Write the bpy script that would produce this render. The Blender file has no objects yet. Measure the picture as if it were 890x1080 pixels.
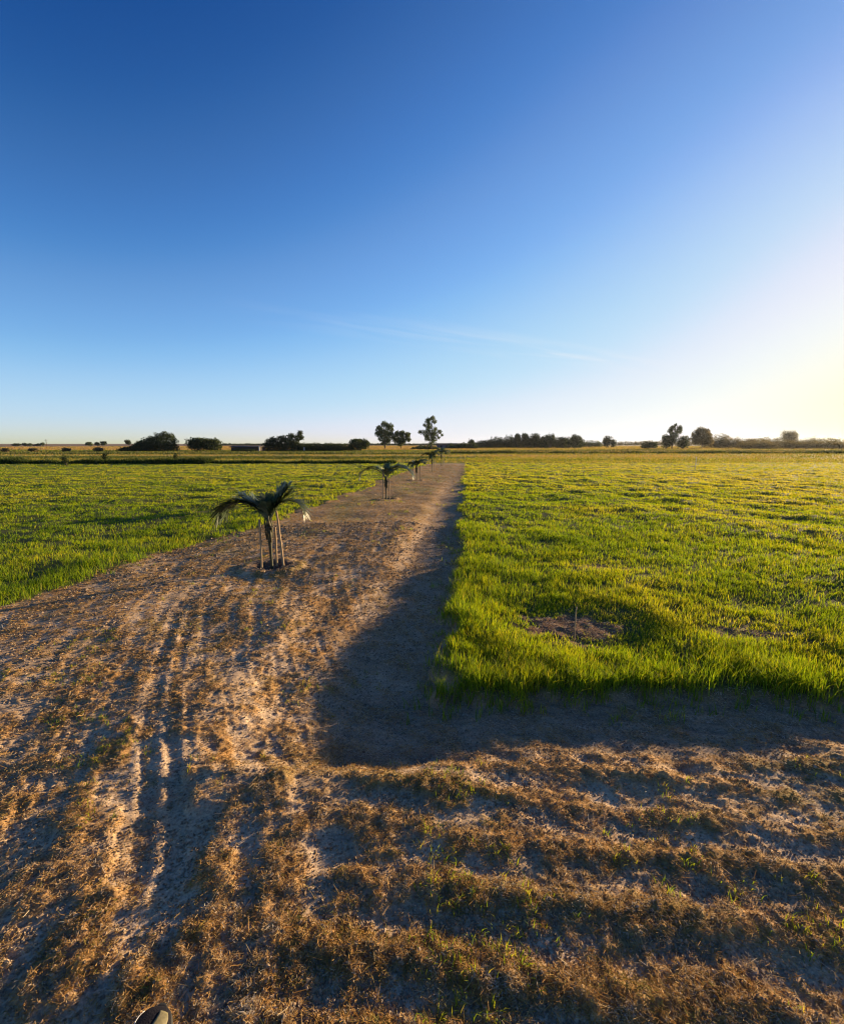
import bpy, bmesh, math, random
import numpy as np
from mathutils import Vector

R = math.radians
scene = bpy.context.scene
C = scene.collection
DENOISE = True
rng = np.random.default_rng(7)
random.seed(7)

# ------------------------------------------------------------------ camera
CAM_H = 1.5
PITCH = R(8.2)
FPX, CU, CV = 500.0, 445.0, 540.0          # focal length and centre of the 890x1080 photograph
SUN_AZ = R(52.1)                            # to the right of straight ahead
SUN_EL = R(7.6)

def at(u, Y, z=0.0):
    """X of photo column u on ground distance Y (used to measure real places)"""
    fwd = Y * math.cos(PITCH) + (CAM_H - z) * math.sin(PITCH)
    return (u - CU) / FPX * fwd

def height_for(v, Y):
    """height above 0 that shows at photo row v when standing at distance Y"""
    a = math.atan((v - CV) / FPX) + PITCH
    return CAM_H - Y * math.tan(a)

# ------------------------------------------------------------------ noise
def _hash(ix, iy, seed):
    h = (ix.astype(np.int64) * 374761393 + iy.astype(np.int64) * 668265263 + seed * 982451653) & 0xFFFFFFFF
    h = ((h ^ (h >> 13)) * 1274126177) & 0xFFFFFFFF
    h = ((h ^ (h >> 16)) * 2246822519) & 0xFFFFFFFF
    return (h ^ (h >> 15)) & 0xFFFFFFFF

def perlin(x, y, seed=0):
    x = np.asarray(x, dtype=np.float64); y = np.asarray(y, dtype=np.float64)
    x0 = np.floor(x); y0 = np.floor(y)
    fx = x - x0; fy = y - y0
    u = fx * fx * fx * (fx * (fx * 6 - 15) + 10)
    v = fy * fy * fy * (fy * (fy * 6 - 15) + 10)
    def g(ox, oy):
        a = _hash(x0 + ox, y0 + oy, seed) * (2 * np.pi / 4294967296.0)
        return np.cos(a) * (fx - ox) + np.sin(a) * (fy - oy)
    n0 = g(0, 0); n1 = g(1, 0); n2 = g(0, 1); n3 = g(1, 1)
    return ((n0 * (1 - u) + n1 * u) * (1 - v) + (n2 * (1 - u) + n3 * u) * v) * 1.5

def fbm(x, y, octv=4, seed=0, gain=0.5):
    t = 0; a = 1.0; s = 0
    for k in range(octv):
        t = t + a * perlin(x * 2 ** k + 17.3 * k, y * 2 ** k - 9.1 * k, seed + k)
        s += a; a *= gain
    return t / s

def ss(a, b, x):
    t = np.clip((x - a) / (b - a), 0, 1)
    return t * t * (3 - 2 * t)

# ------------------------------------------------------------------ layout
def edge_right(Y):
    return 0.15 + 0.095 * (Y - 2.82)
def edge_left(Y):
    return np.interp(Y, [-8, 4.37, 7.0, 11.2, 18.9, 30, 38, 60], [-7.2, -4.04, -3.35, -2.55, -1.75, -0.4, 0.9, 3])
def palm_x(Y):
    return -1.84 + 0.118 * (Y - 5.67)

PATCHES = [(1.22, 3.76, 0.44, 0.30, 1.0), (2.55, 3.62, 0.30, 0.16, 0.75), (2.2, 5.6, 0.5, 0.22, 0.55), (0.95, 3.25, 0.22, 0.10, 0.35)]

def field_right(x, y):
    """signed: > 0 inside the grass on the right"""
    n = 0.07 * perlin(x * 2.1, y * 2.1, 91) + 0.10 * perlin(x * 6, y * 6, 92)
    far = 0.16 * perlin(x * 0.3, y * 0.42, 90) * ss(4, 9, y)
    d1 = x - edge_right(y) + n + far
    d2 = y - (2.78 - 0.02 * x) + n * 0.9
    return np.minimum(d1, d2)

def field_left(x, y):
    n = 0.34 * perlin(x * 0.8, y * 0.55, 95) + 0.14 * perlin(x * 3.1, y * 2.5, 96)
    return edge_left(y) - x + n

def patch_mask(x, y):
    m = 0
    for (px, py, rx, ry, k) in PATCHES:
        d = np.hypot((x - px) / rx, (y - py) / ry) + 0.45 * perlin(x * 5, y * 6, 77) + 0.30 * perlin(x * 14, y * 15, 78)
        m = np.maximum(m, k * (1 - ss(0.5, 1.25, d)))
    return m

def patch_halo(x, y):
    """grass stays short around the worn patches"""
    m = 1.0
    for (px, py, rx, ry, k) in PATCHES[:3]:
        d = np.hypot((x - px - .12) / (rx * 1.75), (y - py - .05) / (ry * 2.1))
        m = np.minimum(m, 1 - .55 * k * (1 - ss(.5, 1.1, d)))
    return m

def strip_end(x, y):
    """beyond this the fields run across (1 = beyond)"""
    return ss(36.5, 38.5, y + 0.5 * perlin(x * 0.1, y * 0.1, 5))

TRACK = np.array([(-0.93, 0.2), (-0.92, 1.0), (-0.99, 1.48), (-1.2, 1.9), (-1.43, 2.3), (-1.85, 3.2), (-2.25, 4.3), (-2.6, 6.0), (-2.5, 8.6), (-1.95, 12), (-0.9, 18), (0.9, 30), (2.2, 40)])
def track_x(y):
    return np.interp(y, TRACK[:, 1], TRACK[:, 0])

def surf(x, y):
    """height of the bare ground, and how thick the dry cuttings lie on it"""
    dist = np.hypot(x, y)
    fr = field_right(x, y); fl = field_left(x, y)
    inside = np.maximum(fr, fl)
    path = 1 - ss(-0.08, 0.06, inside)
    near = 1 - ss(14, 40, dist)
    z = 0.035 * perlin(x * 0.5, y * 0.5, 1) * near + 0.02 * perlin(x * 1.3, y * 1.3, 2) * near
    z = z + 0.35 * perlin(x * 0.012, y * 0.012, 3) * ss(60, 200, dist)
    fine = 1 - ss(5, 16, dist)
    vfine = 1 - ss(2.5, 7, dist)
    # right foreground: windrows lying across, turned slightly
    a = R(-9.5)
    xr = x * math.cos(a) + y * math.sin(a); yr = -x * math.sin(a) + y * math.cos(a)
    wr = ss(-0.75, 0.05, x + 0.25 * perlin(x * 2, y * 2, 30)) * (1 - ss(1.95, 2.45, y + 0.1 * perlin(x * 2, y * 2, 31)))
    warp = 0.11 * perlin(xr * .7, yr * 1.2, 12) + 0.10 * perlin(xr * 3.7, yr * 3.0, 13) + .09 * perlin(xr * 11, yr * 10, 15)
    ph = yr / 0.235 + warp * 1.25
    ridge = (0.5 + 0.5 * np.cos(2 * np.pi * ph)) ** 1.5
    brk = ss(-0.45, 0.30, fbm(xr * .9, yr * 3.2, 3, 14))
    wind = ridge * (0.15 + 0.85 * brk)
    lump = fbm(x * 7, y * 8, 3, 20)
    lump2 = fbm(x * 19, y * 21, 3, 24)
    # left: wheel marks running along the drive
    uo = x - track_x(y)
    furrow = .6 * fbm(uo * 5.0, y * 0.8, 2, 40) + .6 * fbm(uo * 13, y * 1.1, 2, 44)
    fw = (1 - wr) * path
    heap = ss(-0.15, 0.45, fbm(x * 4.4, y * 4.6, 3, 50) + 0.45 * furrow)
    th = wr * np.clip(0.28 + .72 * wind + 0.5 * lump + .25 * lump2, 0, 1) + (1 - wr) * np.clip(0.34 + .45 * heap + 0.35 * furrow + 0.5 * lump + .3 * lump2, 0, 1)
    # headland and drive edge: sunk and smoothed so the grass shadow lies unbroken
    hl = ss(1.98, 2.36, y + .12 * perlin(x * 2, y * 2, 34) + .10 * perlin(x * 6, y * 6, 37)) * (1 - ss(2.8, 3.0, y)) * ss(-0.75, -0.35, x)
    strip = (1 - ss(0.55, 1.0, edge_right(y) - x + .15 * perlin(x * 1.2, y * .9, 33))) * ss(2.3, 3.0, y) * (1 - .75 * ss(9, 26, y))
    shade_zone = np.maximum(hl, strip)
    calm = (1 - wr) * ss(2.0, 3.6, dist)                              # flatter further along the drive
    clod = fbm(x * 31, y * 33, 2, 28)
    th = th * (1 - 0.15 * hl) * (1 - 0.15 * strip)
    z = z + path * fine * (wr * 0.017 * wind + (1 - wr) * (0.0085 * furrow + 0.008 * heap * (1 - .6 * calm)) * (1 - .8 * shade_zone)) - path * .066 * shade_zone * (1 - .55 * ss(7, 18, y))
    z = z + path * fine * (0.0095 * (1 - .25 * wr) * lump * (0.4 + th) * (1 - .5 * calm) * (1 - .5 * shade_zone))
    z = z + path * vfine * ((0.013 * lump2 + .013 * np.maximum(clod, -.05)) * (0.35 + 1.1 * th) * (1 - .5 * shade_zone))
    z = z + path * hl * 0.020 * fbm(x * 4, y * 10 + x * 2.5, 4, 60) * fine
    # corner hollowed further so the grass shadow reaches wider across the drive
    cor = ss(-1.20, -.84, x + .10 * perlin(x * 2.2, y * 2.2, 35)) * ss(1.92, 2.22, y + .08 * perlin(x * 2.4, y * 2.4, 36)) * (1 - ss(2.6, 6.0, y + .55 * (x + .4)))
    z = z - path * .080 * cor * (1 - ss(-.1, .5, x))
    # one clear pair of tread marks
    tr = 0
    for off, wd, s in ((-0.075, 0.024, 1), (0.06, 0.024, 1), (0.165, 0.014, .8), (0.50, 0.02, .6), (0.60, 0.02, .6), (-0.34, .02, .6), (-0.44, .02, .6), (-.62, .02, .4), (-.95, .02, .5), (-1.05, .02, .5), (.86, .02, .4)):
        d = np.abs(uo - off - 0.012 * perlin(y * 3, off * 9 + y * 0, 63))
        ribs = 0.7 + 0.3 * np.cos(y * 2 * np.pi / 0.028 + 8 * (uo - off) / wd)
        tr = tr + s * (1 - ss(0.3, 1.3, d / wd)) * (0.0075 * ribs * (.6 + .8 * perlin(x * 5, y * 4, 67)))
    gut = (1 - ss(0.02, 0.06, np.abs(uo + 0.01))) + 0.8 * (1 - ss(0.025, 0.06, np.abs(uo - 0.115)))
    rng_t = ss(1.35, 1.5, y + 0.12 * perlin(x * 6, y * 6, 64)) * (1 - .45 * ss(2.0, 2.9, y)) * (1 - ss(4.0, 8.0, y)) * path
    clear = rng_t * (1 - ss(0.13, 0.24, np.abs(uo - 0.04) + .10 * perlin(x * 7, y * 5, 65))) * (1 - 0.7 * ss(1.7, 2.6, y))
    z = z * (1 - 0.75 * clear) + rng_t * (tr - 0.007 * gut) + 0.004 * clear * lump2
    th = th * (1 - 0.6 * clear) * (1 - np.clip(tr / .008, 0, 1) * .85 * (1 - ss(4, 9, y)) * path)
    # a flattened bare spot right of the tracks
    sp = (1 - ss(0.6, 1.1, np.hypot((x + 0.33) / 0.13, (y - 1.56) / 0.11) + 0.3 * perlin(x * 9, y * 9, 66)))
    z = z * (1 - 0.7 * sp); th = th * (1 - 0.8 * sp)
    # bare patches in the grass, watering bowls round the young palms
    pm = patch_mask(x, y) * (1 - path)
    z = z + pm * (0.010 * lump + 0.010) + (1 - path) * fine * 0.008 * lump
    bowl = 0
    for Y in PALM_Y[:3]:
        d = np.hypot(x - palm_x(Y), (y - Y))
        dd = d + 0.05 * perlin(x * 5, y * 5, 70)
        z = z + 0.035 * (1 - ss(0.05, 0.14, np.abs(dd - 0.26))) - 0.015 * (1 - ss(0.1, 0.24, dd))
        bowl = np.maximum(bowl, 1 - ss(0.17, 0.33, dd))
    th = th * (1 - bowl)
    # weedy ridges between the strips further out
    return z, np.clip(th, 0, 1), path, inside, bowl, pm, hl, strip

PALM_Y = [5.67, 12.96, 19.4, 25.8, 32.4]

def ground_z(x, y):
    x = np.atleast_1d(np.asarray(x, float)); y = np.atleast_1d(np.asarray(y, float))
    return surf(x, y)[0]
def gz(x, y):
    return float(ground_z([x], [y])[0])

# ------------------------------------------------------------------ object helpers
def tag(o, label, cat, group=None, kind=None):
    if label: o['label'] = label
    if cat: o['category'] = cat
    if group: o['group'] = group
    if kind: o['kind'] = kind
    return o

def thing(name, label, cat, loc=(0, 0, 0), rz=0, group=None):
    o = bpy.data.objects.new(name, None); C.objects.link(o)
    o.empty_display_size = 0.1
    o.location = loc; o.rotation_euler = (0, 0, rz)
    return tag(o, label, cat, group)

def np_mesh(name, V, F4=None, F3=None, smooth=False, attrs=None):
    me = bpy.data.meshes.new(name)
    V = np.ascontiguousarray(V, dtype=np.float32)
    n4 = 0 if F4 is None else len(F4); n3 = 0 if F3 is None else len(F3)
    me.vertices.add(len(V)); me.vertices.foreach_set('co', V.ravel())
    loops = []; tot = []
    if n4: loops.append(np.asarray(F4, dtype=np.int32).ravel()); tot.append(np.full(n4, 4, np.int32))
    if n3: loops.append(np.asarray(F3, dtype=np.int32).ravel()); tot.append(np.full(n3, 3, np.int32))
    loops = np.concatenate(loops); tot = np.concatenate(tot)
    start = np.concatenate([[0], np.cumsum(tot)[:-1]]).astype(np.int32)
    me.loops.add(len(loops)); me.loops.foreach_set('vertex_index', loops)
    me.polygons.add(len(tot)); me.polygons.foreach_set('loop_start', start)
    me.polygons.foreach_set('use_smooth', np.full(len(tot), smooth, bool))
    for k, a in (attrs or {}).items():
        a = np.ascontiguousarray(a, dtype=np.float32)
        if a.ndim == 1:
            at_ = me.attributes.new(k, 'FLOAT', 'POINT'); at_.data.foreach_set('value', a)
        else:
            at_ = me.attributes.new(k, 'FLOAT_COLOR', 'POINT')
            at_.data.foreach_set('color', np.concatenate([a, np.ones((len(a), 1), np.float32)], 1).ravel())
    me.update(calc_edges=True)
    return me

def link(name, me, mat, parent=None):
    o = bpy.data.objects.new(name, me); C.objects.link(o)
    me.materials.append(mat)
    if parent: o.parent = parent
    return o

class Tubes:
    """collects tapered tubes and free faces into one mesh"""
    def __init__(self): self.v = []; self.f4 = []; self.f3 = []; self.t = []
    def tube(self, pts, rads, n=8, cap=True, tint=0.5, rough=0.0):
        base = len(self.v); P = [Vector(p) for p in pts]
        for i, p in enumerate(P):
            d = (P[min(i + 1, len(P) - 1)] - P[max(i - 1, 0)]).normalized()
            s = d.cross(Vector((0.31, 0.95, 0.05)))
            if s.length < 1e-3: s = d.cross(Vector((1, 0, 0)))
            s.normalize(); t = d.cross(s)
            for k in range(n):
                a = 2 * math.pi * k / n
                r = rads[i] * (1 + rough * random.uniform(-1, 1))
                self.v.append(p + s * (r * math.cos(a)) + t * (r * math.sin(a))); self.t.append(tint)
        for i in range(len(P) - 1):
            for k in range(n):
                a = base + i * n + k; b = base + i * n + (k + 1) % n
                self.f4.append((a, b, b + n, a + n))
        if cap:
            for i in (0, len(P) - 1):
                c = len(self.v); self.v.append(P[i]); self.t.append(tint)
                for k in range(n):
                    a = base + i * n + k; b = base + i * n + (k + 1) % n
                    self.f3.append((a, c, b) if i == 0 else (a, b, c))
        return self
    def blade(self, p, q, w, side, droop=0.0, tint=0.5):
        p = Vector(p); q = Vector(q); side = Vector(side).normalized()
        m = (p + q) * 0.5 + Vector((0, 0, droop))
        b = len(self.v)
        self.v += [p - side * w * .35, p + side * w * .35, m - side * w * .5, m + side * w * .5, q]
        self.t += [tint] * 5
        self.f4.append((b, b + 1, b + 3, b + 2)); self.f3.append((b + 2, b + 3, b + 4))
    def build(self, name, mat, parent=None, smooth=True):
        me = np_mesh(name, np.array([tuple(x) for x in self.v]), self.f4 or None, self.f3 or None, smooth, {'tint': np.array(self.t)})
        return link(name, me, mat, parent)

# ------------------------------------------------------------------ materials
def new_mat(name):
    m = bpy.data.materials.new(name); m.use_nodes = True
    nt = m.node_tree; nt.nodes.clear()
    return m, nt, nt.nodes, nt.links

def ramp(nodes, stops):
    r = nodes.new('ShaderNodeValToRGB')
    e = r.color_ramp.elements
    e[0].position, e[0].color = stops[0][0], (*stops[0][1], 1)
    e[1].position, e[1].color = stops[-1][0], (*stops[-1][1], 1)
    for p, c in stops[1:-1]:
        x = e.new(p); x.color = (*c, 1)
    return r

def leaf_mat(name, stops, trans=0.4, tcol=(1.25, 1.15, 0.5), rough=0.75, spec=0.12):
    m, nt, N, L = new_mat(name)
    a = N.new('ShaderNodeAttribute'); a.attribute_name = 'tint'
    r = ramp(N, stops); L.new(a.outputs['Fac'], r.inputs[0])
    p = N.new('ShaderNodeBsdfPrincipled'); p.inputs['Roughness'].default_value = rough
    p.inputs['Specular IOR Level'].default_value = spec
    L.new(r.outputs[0], p.inputs['Base Color'])
    out = N.new('ShaderNodeOutputMaterial')
    if trans > 0:
        t = N.new('ShaderNodeBsdfTranslucent')
        mx = N.new('ShaderNodeMix'); mx.data_type = 'RGBA'; mx.blend_type = 'MULTIPLY'; mx.inputs[0].default_value = 1
        mx.inputs[7].default_value = (*tcol, 1); L.new(r.outputs[0], mx.inputs[6]); L.new(mx.outputs[2], t.inputs['Color'])
        s = N.new('ShaderNodeMixShader'); s.inputs[0].default_value = trans
        L.new(p.outputs[0], s.inputs[1]); L.new(t.outputs[0], s.inputs[2]); L.new(s.outputs[0], out.inputs[0])
    else:
        L.new(p.outputs[0], out.inputs[0])
    return m

def ground_mat(name):
    m, nt, N, L = new_mat(name)
    a = N.new('ShaderNodeAttribute'); a.attribute_name = 'col'
    tc = N.new('ShaderNodeTexCoord')
    n1 = N.new('ShaderNodeTexNoise'); n1.inputs['Scale'].default_value = 85; n1.inputs['Detail'].default_value = 5; n1.inputs['Roughness'].default_value = .7
    n2 = N.new('ShaderNodeTexNoise'); n2.inputs['Scale'].default_value = 9; n2.inputs['Detail'].default_value = 6; n2.inputs['Roughness'].default_value = .65
    for n in (n1, n2): L.new(tc.outputs['Object'], n.inputs['Vector'])
    r1 = ramp(N, [(0.3, (0.55, 0.52, 0.5)), (0.5, (1, 1, 1)), (0.72, (1.5, 1.45, 1.35))]); L.new(n1.outputs[0], r1.inputs[0])
    r2 = ramp(N, [(0.3, (0.72, 0.72, 0.74)), (0.7, (1.28, 1.24, 1.18))]); L.new(n2.outputs[0], r2.inputs[0])
    m1 = N.new('ShaderNodeMix'); m1.data_type = 'RGBA'; m1.blend_type = 'MULTIPLY'; m1.inputs[0].default_value = 1
    m2 = N.new('ShaderNodeMix'); m2.data_type = 'RGBA'; m2.blend_type = 'MULTIPLY'; m2.inputs[0].default_value = 1
    L.new(a.outputs['Color'], m1.inputs[6]); L.new(r1.outputs[0], m1.inputs[7])
    L.new(m1.outputs[2], m2.inputs[6]); L.new(r2.outputs[0], m2.inputs[7])
    p = N.new('ShaderNodeBsdfPrincipled'); p.inputs['Roughness'].default_value = .95; p.inputs['Specular IOR Level'].default_value = .1
    L.new(m2.outputs[2], p.inputs['Base Color'])
    b = N.new('ShaderNodeBump'); b.inputs['Strength'].default_value = .6; b.inputs['Distance'].default_value = .008
    L.new(n1.outputs[0], b.inputs['Height']); L.new(b.outputs[0], p.inputs['Normal'])
    out = N.new('ShaderNodeOutputMaterial'); L.new(p.outputs[0], out.inputs[0])
    return m

def plain_mat(name, c1, c2, scale=30, rough=.7, bump=.0, stretch=(1, 1, 1), spec=.3):
    m, nt, N, L = new_mat(name)
    tc = N.new('ShaderNodeTexCoord'); mp = N.new('ShaderNodeMapping'); mp.inputs['Scale'].default_value = stretch
    L.new(tc.outputs['Object'], mp.inputs[0])
    n = N.new('ShaderNodeTexNoise'); n.inputs['Scale'].default_value = scale; n.inputs['Detail'].default_value = 6
    L.new(mp.outputs[0], n.inputs['Vector'])
    r = ramp(N, [(.3, c1), (.7, c2)]); L.new(n.outputs[0], r.inputs[0])
    p = N.new('ShaderNodeBsdfPrincipled'); p.inputs['Roughness'].default_value = rough; p.inputs['Specular IOR Level'].default_value = spec
    L.new(r.outputs[0], p.inputs['Base Color'])
    if bump:
        b = N.new('ShaderNodeBump'); b.inputs['Strength'].default_value = bump; b.inputs['Distance'].default_value = .004
        L.new(n.outputs[0], b.inputs['Height']); L.new(b.outputs[0], p.inputs['Normal'])
    out = N.new('ShaderNodeOutputMaterial'); L.new(p.outputs[0], out.inputs[0])
    return m

M = {}
M['soil'] = ground_mat('sandy_soil')
M['field'] = ground_mat('field_soil')
M['grass'] = leaf_mat('pasture_grass', [(0, (.075, .14, .012)), (.45, (.165, .245, .016)), (.8, (.30, .31, .020)), (1, (.38, .33, .09))], .5, (1.5, 1.4, .3))
M['straw'] = leaf_mat('dry_cuttings', [(0, (.09, .115, .02)), (.2, (.22, .18, .04)), (.42, (.34, .18, .05)), (.66, (.44, .27, .09)), (.85, (.46, .36, .20)), (1, (.44, .39, .33))], .2, (1.1, 1, .8))
M['field_growth'] = leaf_mat('field_growth', [(0, (.03, .05, .012)), (.35, (.075, .11, .02)), (.62, (.17, .19, .02)), (.82, (.30, .24, .07)), (1, (.36, .22, .10))], .4, (1.3, 1.15, .5))
M['clod'] = leaf_mat('dry_crumbs', [(0, (.12, .085, .055)), (.5, (.24, .175, .115)), (1, (.38, .29, .20))], 0, rough=.95, spec=.1)
M['weed'] = leaf_mat('weed_leaves', [(0, (.03, .05, .012)), (.5, (.06, .085, .018)), (1, (.15, .13, .045))], .3)
M['crop'] = leaf_mat('crop_leaves', [(0, (.045, .075, .02)), (.5, (.09, .12, .035)), (1, (.22, .18, .08))], .3)
M['palm'] = leaf_mat('palm_leaflets', [(0, (.035, .06, .033)), (.5, (.075, .11, .055)), (.85, (.13, .155, .07)), (1, (.13, .10, .045))], .25, (1.2, 1.2, .5), .4, .4)
M['palm_stem'] = plain_mat('palm_stem', (.035, .04, .018), (.085, .07, .035), 25, .7, .5, (1, 1, 4))
M['stake'] = plain_mat('stake_wood', (.26, .17, .09), (.46, .32, .18), 30, .8, .4, (4, 4, .6))
M['twine'] = plain_mat('twine', (.03, .03, .03), (.07, .06, .05), 60, .8)
M['crown_dark'] = leaf_mat('dark_foliage', [(0, (.016, .028, .010)), (.6, (.040, .060, .020)), (1, (.09, .10, .03))], .25)
M['crown_green'] = leaf_mat('green_foliage', [(0, (.035, .06, .02)), (.6, (.085, .115, .04)), (1, (.16, .17, .06))], .3)
M['crown_brown_and_veiled'] = leaf_mat('brown_and_veiled_foliage', [(0, (.075, .07, .035)), (.6, (.14, .115, .06)), (1, (.24, .17, .09))], .35)  # brown bushes; right hedges carry the sun's glare as this tint
M['bark'] = plain_mat('bark', (.06, .045, .035), (.14, .11, .085), 6, .9)
M['wall'] = plain_mat('grey_render', (.034, .024, .018), (.05, .037, .028), 2, .9)
M['roof'] = plain_mat('dull_roof', (.018, .016, .017), (.03, .027, .028), 3, .8)
M['dark'] = plain_mat('dark_opening', (.012, .012, .014), (.025, .025, .03), 3, .5)
M['whitewall'] = plain_mat('lilac_render', (.085, .07, .10), (.12, .10, .14), 2, .9)
M['pale'] = plain_mat('pale_paint', (.36, .33, .29), (.48, .45, .40), 20, .7)
M['blackfabric'] = plain_mat('shoe_mesh', (.006, .006, .010), (.014, .014, .020), 240, .85, .5, spec=.08)
M['rubber'] = plain_mat('shoe_rubber', (.010, .010, .010), (.02, .02, .018), 60, .6, .2)
M['tan'] = plain_mat('shoe_panel', (.11, .098, .05), (.16, .14, .075), 120, .65, .2)
M['white'] = plain_mat('shoe_print', (.6, .6, .62), (.75, .75, .77), 50, .6)
M['sock'] = plain_mat('sock_knit', (.05, .05, .055), (.09, .09, .1), 160, .95, .4)

# ------------------------------------------------------------------ ground: one graded sheet, split along the edge of the drive
def graded(a0, a1, d0, lo, hi, g, gmax):
    mid = np.arange(a0, a1 + d0 / 2, d0)
    up = []; x = mid[-1]; d = d0
    while x < hi:
        d = min(d * g, gmax(x)) if callable(gmax) else min(d * g, gmax); x += d; up.append(x)
    dn = []; x = mid[0]; d = d0
    while x > lo:
        d = d * 1.09; x -= d; dn.append(x)
    return np.concatenate([dn[::-1], mid, up])

gy = graded(0.85, 2.6, 0.0085, -60, 4200, 1.012, lambda y: max(0.02, 0.010 * y) if y < 110 else 0.06 * y)
gxp = graded(0, 2.2, 0.011, -0.001, 4200, 1.02, lambda x: max(0.02, .02 * x) if x < 60 else .08 * x)
gxp = gxp[gxp >= 0]
gxn = graded(0, 2.2, 0.011, -0.001, 4200, 1.02, lambda x: max(0.02, .02 * x) if x < 60 else .08 * x)
gx = np.concatenate([-gxn[gxn > 0][::-1], gxp])
GX, GY = np.meshgrid(gx, gy)
nx, ny = len(gx), len(gy)
X = GX.ravel(); Y = GY.ravel()
Z, TH, PATH, INS, BOWL, PM, HL, STRIP = surf(X, Y)

def mixc(a, b, t): return a * (1 - t[:, None]) + np.asarray(b)[None, :] * t[:, None]

def ground_colour(X, Y):
    n = len(X)
    sand = np.tile(np.array([.46, .355, .25]), (n, 1))
    c = mixc(sand, (.36, .265, .17), ss(-.3, .5, fbm(X * 1.7, Y * 1.7, 3, 101)))
    orange = mixc(np.tile(np.array([.33, .195, .080]), (n, 1)), (.40, .26, .125), ss(-.4, .4, fbm(X * 2.2, Y * 2.2, 2, 103)))
    orange = mixc(orange, (.12, .12, .035), .65 * ss(.1, .5, fbm(X * .9, Y * .9, 3, 105)))
    t = ss(.15, .7, TH + .25 * fbm(X * 12, Y * 12, 2, 107)); c = c * (1 - t[:, None]) + orange * t[:, None]
    c = mixc(c, (.26, .19, .13), HL * .7)  # grass shadow put into the soil colour: darker brown on the headland
    c = mixc(c, (.26, .19, .13), STRIP * .6)  # same shade painted along the right edge of the drive
    # further along, the drive is covered by tan stubble with olive weeds
    dd = np.hypot(X, Y)
    far = ss(4, 12, dd)
    stub = mixc(np.tile(np.array([.27, .18, .085]), (n, 1)), (.15, .145, .045), ss(-.15, .45, fbm(X * .8, Y * .35, 3, 109)))
    c = c * (1 - .7 * far[:, None] * (1 - STRIP[:, None])) + stub * (.7 * far[:, None] * (1 - STRIP[:, None]))
    c = mixc(c, (.055, .035, .03), BOWL * .9)
    # under the grass
    g = mixc(np.tile(np.array([.075, .085, .025]), (n, 1)), (.13, .165, .02), ss(8, 30, dd))
    g = mixc(g, (.17, .17, .025), .6 * ss(-.2, .5, fbm(X * .05, Y * .12, 3, 111)) * ss(10, 30, dd))
    g = mixc(g, (.20, .115, .07), np.clip(PM * 1.2, 0, 1))
    f = 1 - PATH
    c = c * (1 - f[:, None]) + g * f[:, None]
    # strips across
    Yw = Y + .6 * perlin(X * .05, Y * .05, 120) + 1.2 * perlin(X * .012, Y * .012, 121) + .012 * X
    left = 1 - ss(-2, 4, X - .118 * Y)
    def band(a, b, s=.6): return ss(a - s, a + s, Yw) * (1 - ss(b - s, b + s, Yw))
    def put(c, col, m): return mixc(c, col, np.clip(m, 0, 1))
    spk = ss(-.3, .5, fbm(X * .25, Y * .5, 3, 123))
    c = put(c, (.14, .16, .022), band(37, 47) * left)
    c = put(c, (.15, .13, .055), band(38.5, 41) * left * spk)
    c = put(c, (.085, .10, .03), band(47, 54) * left)
    c = put(c, (.20, .185, .10), band(54, 66, 1) * left)
    c = put(c, (.10, .12, .035), band(66, 76, 1) * left)
    c = put(c, (.19, .17, .085), band(76, 84, 1) * left)
    c = put(c, (.12, .12, .04), band(84, 110, 2) * left)
    r = 1 - left
    c = put(c, (.16, .17, .02), band(38, 46, 2) * r)
    c = put(c, (.22, .17, .055), band(46, 62, 3) * r * (.5 + .5 * spk))
    c = put(c, (.15, .15, .035), band(62, 74, 2) * r)
    c = put(c, (.23, .165, .07), band(74, 92, 2) * r * (.6 + .4 * spk))
    c = put(c, (.11, .12, .04), band(92, 150, 4) * r)
    big = ss(105, 118, Yw)
    brown = mixc(np.tile(np.array([.23, .155, .085]), (n, 1)), (.12, .12, .05), ss(-.1, .3, fbm(X * .006, Y * .012, 2, 127)) * ss(-60, 30, X))
    c = c * (1 - big[:, None]) + brown * big[:, None]
    return c

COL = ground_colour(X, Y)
# far grass: low tussocks in the sheet itself so it does not read as a flat plane
dd = np.hypot(X, Y)
Z = Z + (1 - PATH) * ss(6, 14, dd) * (1 - ss(60, 160, dd)) * (.05 * perlin(X * 1.1, Y * .9, 130) + .03 * perlin(X * 2.6, Y * 2.2, 131))
V = np.stack([X, Y, Z], 1)
idx = np.arange(nx * ny).reshape(ny, nx)
F = np.stack([idx[:-1, :-1], idx[:-1, 1:], idx[1:, 1:], idx[1:, :-1]], -1).reshape(-1, 4)
drive = (PATH * (1 - strip_end(X, Y)) * (Y > -40))
isd = drive[F].mean(1) > .5
def sub(F_):
    used = np.unique(F_); remap = np.full(len(V), -1, np.int64); remap[used] = np.arange(len(used))
    return V[used], remap[F_], COL[used]
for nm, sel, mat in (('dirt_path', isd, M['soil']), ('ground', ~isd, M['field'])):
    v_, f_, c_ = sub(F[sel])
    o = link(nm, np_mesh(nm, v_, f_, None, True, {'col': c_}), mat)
    o['kind'] = 'structure'

# ------------------------------------------------------------------ grass, cuttings, weeds
def scatter(n, d0, d1, half, power=0.0):
    t = rng.random(n)
    d = d0 * (d1 / d0) ** t
    a = (rng.random(n) * 2 - 1) * half
    return d * np.sin(a), d * np.cos(a), d

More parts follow.
